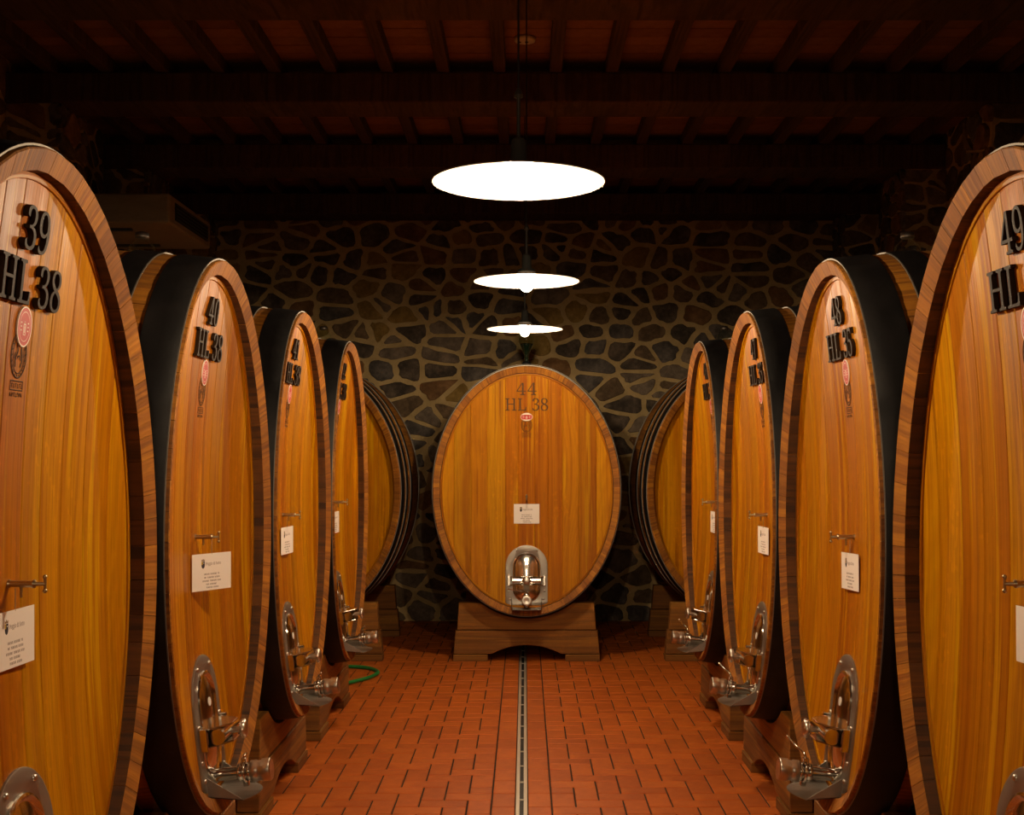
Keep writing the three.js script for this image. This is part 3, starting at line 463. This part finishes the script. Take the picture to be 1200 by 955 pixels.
function makeBarrel(o) {
  const { n, x, z, turn, label, hl, fine } = o; const g = top('wine_barrel', label, 'barrel', 'numbered oval oak barrels'); seed = 1000 + n * 17;
  g.position.set(x, 0.34, z); g.rotation.y = turn;
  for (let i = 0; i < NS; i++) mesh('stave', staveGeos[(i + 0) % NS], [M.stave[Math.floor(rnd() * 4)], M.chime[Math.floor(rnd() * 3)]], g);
  const pv = plankGeos[n % 3]; for (let i = 0; i < 11; i++) mesh('head_plank', pv[i], M.head[Math.floor(rnd() * M.head.length)], g);
  mesh('rear_head', rearHeadGeo, M.head[1], g); mesh('head_bead', beadGeo, M.head[4], g);
  HOOPS.forEach((h, i) => { const q = mesh('hoop', hoopGeos[i], M.hoop, g); q.userData.label = 'black painted steel hoop'; mesh('hoop_edge', hoopEdgeGeos[i], M.hoopEdge, q); });
  const bung = mesh('airlock', bungGeo, M.black, g); bung.position.set(0, BCY + B0 + BUL - 0.002, -BL / 2); bung.userData.label = 'glass airlock on the bung hole';
  mesh('wine', wineGeo, M.wine, bung); mesh('glass_vessel', vesselGeo, M.glass, bung); mesh('lid', lidGeo, M.brushed, bung);
  // markings
  headText(g, String(n), 0.855, 0.105, fine ? 0.17 : 0.14, fine); headText(g, 'HL ' + hl, 0.725, 0.105, 0.36, fine);
  const sl = mesh('red_seal', sealGeos[fine ? 1 : 0], sealMat[fine ? 1 : 0], g); place(sl, fine ? 0 : 0.01, 0.62, 0.0012); sl.userData.label = 'red and white oval seal';
  const br = mesh('brand_mark', brandGeo, M.branded, g); place(br, 0, 0.52, 0.0018); br.userData.label = 'burnt oval emblem';
  // tap
  const ty = fine ? -0.05 : -0.008; const tap = mesh('sampling_tap', tapGeo, M.brass, g); place(tap, 0, ty, -0.001); tap.rotation.set(0, 0, 0); mesh('tap_handle', tapHandleGeo, M.brass, tap); mesh('tap_spout', tapSpoutGeo, M.brass, tap);
  // manhole
  const mh = mesh('manhole_frame', frameGeo, M.brushed, g); place(mh, 0, MY, 0.002); mh.userData.label = 'steel manhole frame with clamp and valve';
  mesh('manhole_door', doorGeo, M.steel, mh); for (const [bx_, by_] of boltSpots) mesh('bolt', boltGeo, M.knob, mh).position.set(bx_, by_, 0.0095);
  mesh('clamp_bar', clampGeo, M.steel, mh); mesh('clamp_knob', knobGeo, M.knob, mh); mesh('valve_tube', tubeGeo, M.steel, mh); mesh('valve_cap', capGeo, M.knob, mh); mesh('valve_collar', collarGeo, M.steel, mh); mesh('valve_lever', leverGeo, M.steel, mh); mesh('drip_tray', trayGeo, M.brushed, mh); mesh('badge', badgeGeo, M.enamel, mh);
  // supports
  const dir = new THREE.Vector3(Math.sin(turn), 0, Math.cos(turn));
  for (const [off, nm] of [[0.12, 'front'], [1.5, 'rear']]) { const c = makeCradle(`arched oak cradle under the ${nm} end of ${o.who}`, 'oak barrel cradles'); c.position.set(x - dir.x * off, 0, z - dir.z * off); c.rotation.y = turn; }
  // hanging note
  if (o.note !== undefined) {
    const nt = top('paper_note', `white printed note hanging from the tap of ${o.who}`, 'note', 'hanging paper notes'); nt.rotation.y = turn;
    const yy = 0.34 + BCY + ty - 0.062, r = recess(ty - 0.13) ; const W = fine ? 0.215 : 0.2, H = fine ? 0.165 : 0.14, yaw = o.note, out = Math.abs(Math.sin(yaw)) * W / 2 + 0.009;
    const pz = -r + out; nt.position.set(x + dir.x * pz, yy, z + dir.z * pz); nt.rotation.y = turn + yaw;
    const sh = mesh('sheet', bx(W, H, 0.0008), [paperEdge, paperEdge, paperEdge, paperEdge, noteMat, paperEdge], nt); sh.position.y = -H / 2; sh.rotation.z = o.tilt || 0;
    const len = 0.055; mesh('string', cyl(0.0012, 0.0012, len, 6), M.string, nt).position.set(0, len / 2 - 0.004, 0);
  }
  return g;
}
const XF = 1.13, LZ = [2.973, 4.659, 6.344, 8.029], Q = Math.PI / 2;
const lay = [
  [39, -XF, LZ[0], Q, 38, -0.06, 0.0], [40, -XF, LZ[1], Q, 38, -0.55, 0.0], [41, -XF, LZ[2], Q, 38, -0.12, 0], [42, -XF, LZ[3], Q, 38, -0.05, 0],
  [46, XF, LZ[3], -Q, 35, 0.05, 0], [47, XF, LZ[2], -Q, 35, 0.08, 0], [48, XF, LZ[1], -Q, 35, 0.06, 0.03], [49, XF, LZ[0], -Q, 35, 0.05, 0.02]];
const WORD = { 39: 'thirty-nine', 40: 'forty', 41: 'forty-one', 42: 'forty-two', 46: 'forty-six', 47: 'forty-seven', 48: 'forty-eight', 49: 'forty-nine' };
const SEAT = { 39: 'last of its row, farthest from the end wall', 40: 'next to barrel thirty-nine', 41: 'between barrels forty and forty-two', 42: 'first of its row near the end wall', 46: 'first of its row near the end wall', 47: 'between barrels forty-six and forty-eight', 48: 'next to barrel forty-nine', 49: 'last of its row, farthest from the end wall' };
for (const [n, x, d, turn, hl, note, tilt] of lay) makeBarrel({ n, x, z: -d, turn, hl, note, tilt, who: 'barrel ' + WORD[n], label: `oval oak barrel marked ${WORD[n]}, ${SEAT[n]}` });
makeBarrel({ n: 44, x: 0.015, z: -10.15, turn: 0, hl: 38, note: 0, fine: true, who: 'barrel forty-four', label: 'oval oak barrel marked forty-four at the end of the aisle under the stone wall' });
makeBarrel({ n: 43, x: -1.815, z: -10.15, turn: 0, hl: 38, fine: true, who: 'the corner barrel behind number forty-two', label: 'corner oak barrel half hidden behind barrel forty-two, hoops showing' });
makeBarrel({ n: 45, x: 1.80, z: -10.15, turn: 0, hl: 38, fine: true, who: 'the corner barrel behind number forty-six', label: 'corner oak barrel half hidden behind barrel forty-six, hoops showing' });

// ------------------------------------------------------------------ lamps
function makeLamp([x, y, d], label, i) {
  const g = top('pendant_lamp', label, 'lamp', 'pendant lamps over the aisle'); g.position.set(x, y, -d);
  const R = 0.275;
  mesh('lamp_shade', lathe([[R, 0], [R, 0.003], [0.22, 0.0075], [0.14, 0.014], [0.07, 0.022], [0.045, 0.05], [0.042, 0.048], [0.066, 0.019], [0.14, 0.011], [0.22, 0.0045], [R - 0.002, 0]], 64), M.enamel, g);
  mesh('lamp_neck', lathe([[0.046, 0.048], [0.046, 0.06], [0.026, 0.07], [0.024, 0.13], [0.016, 0.14], [0.006, 0.145], [0.006, 0.268], [0.014, 0.27], [0.014, 0.28], [0.005, 0.3], [0, 0.3]], 24), M.enamelDark, g);
  mesh('bulb', lathe([[0.0, -0.055], [0.014, -0.053], [0.026, -0.045], [0.034, -0.031], [0.036, -0.018], [0.033, -0.003], [0.024, 0.015], [0.016, 0.03], [0.014, 0.045], [0.014, 0.06]], 28), M.bulb, g);
  const hc = HT - y; mesh('cable', cyl(0.0035, 0.0035, hc - 0.3 - 0.02, 8), M.black, g).position.y = 0.3 + (hc - 0.32) / 2;
  mesh('ceiling_rose', lathe([[0, hc - 0.03], [0.03, hc - 0.03], [0.055, hc - 0.02], [0.06, hc - 0.001], [0, hc - 0.001]], 24), M.enamel, g);
  const L = new THREE.PointLight(LAMP_COLOR, LAMP_CD, 0, 2); L.position.set(0, -0.02, 0); L.castShadow = true; L.shadow.radius = 1.6; L.shadow.bias = -0.001; L.name = 'bulb_light'; g.add(L);
}
makeLamp(LAMPS[0], 'dish pendant lamp farthest from the end wall', 0);
makeLamp(LAMPS[1], 'lit dish pendant lamp hanging between barrels thirty-nine and forty-nine', 1);
makeLamp(LAMPS[2], 'lit dish pendant lamp second from the end wall', 2);
makeLamp(LAMPS[3], 'lit dish pendant lamp hanging in front of barrel forty-four', 3);

// ------------------------------------------------------------------ small things
{
  const c = new THREE.CatmullRomCurve3([[-2.2, 10.02], [-1.8, 9.98], [-1.44, 9.93], [-1.27, 9.86], [-1.165, 9.68], [-1.19, 9.48], [-1.28, 9.3], [-1.42, 9.12], [-1.7, 9.0], [-2.3, 9.02]].map(([x, d]) => new THREE.Vector3(x, 0.0155, -d)));
  const h = mesh('garden_hose', new THREE.TubeGeometry(c, 90, 0.0145, 10), M.hose, scene); h.userData = { label: 'green hose looped on the brick floor beside the cradle of barrel forty-two', category: 'hose' };
  for (const p of [[-2.2, -10.02], [-2.3, -9.02]]) { const f = mesh('coupling', (() => { const g = cyl(0.018, 0.018, 0.05, 12); g.rotateZ(Q); return g; })(), M.brass, h); f.position.set(p[0] - 0.02, 0.0185, p[1]); }
}
{
  const g = top('junction_box', 'small round white junction box on the ceiling tiles above the lamps', 'junction box'); g.position.set(0, HT, -8.03);
  mesh('body', lathe([[0, -0.03], [0.05, -0.03], [0.068, -0.024], [0.072, 0], [0, 0]], 24), M.enamel, g);
  for (const x of [-0.035, 0.012]) mesh('screw_hole', lathe([[0, -0.032], [0.012, -0.032], [0.012, -0.028], [0, -0.028]], 12), M.black, g).position.x = x;
}
{
  const y0 = EYE + 1.706, y1 = EYE + 1.926, z0 = -9.0, z1 = -10.17, x1 = -2.62, x0 = -3.5;
  const g = top('air_conditioner', 'boxy beige cooling unit on the left wall above the barrels', 'cooling unit'); g.position.set((x0 + x1) / 2, y0, (z0 + z1) / 2);
  const w = x1 - x0, h = y1 - y0, d = z0 - z1;
  mesh('housing', rbx(w, h, d, 0.02, 0, h / 2, 0), M.unit, g);
  const gr = mesh('grille', rbx(0.008, h * 0.6, d * 0.8, 0.003, w / 2 + 0.002, h / 2, -0.02), M.black, g);
  for (let k = 0; k < 5; k++) mesh('slat', rbx(0.012, 0.006, d * 0.78, 0.002, w / 2 + 0.008, h * 0.26 + k * h * 0.12, -0.02), M.enamelDark, gr);
  mesh('wall_bracket', merge([bx(0.14, 0.05, d * 0.9, -w / 2 - 0.029, 0.03, 0), bx(w * 0.6, 0.02, 0.04, -w * 0.2, -0.01, d * 0.3), bx(w * 0.6, 0.02, 0.04, -w * 0.2, -0.01, -d * 0.3)]), M.enamelDark, g);
}
renderer.render(scene, camera);
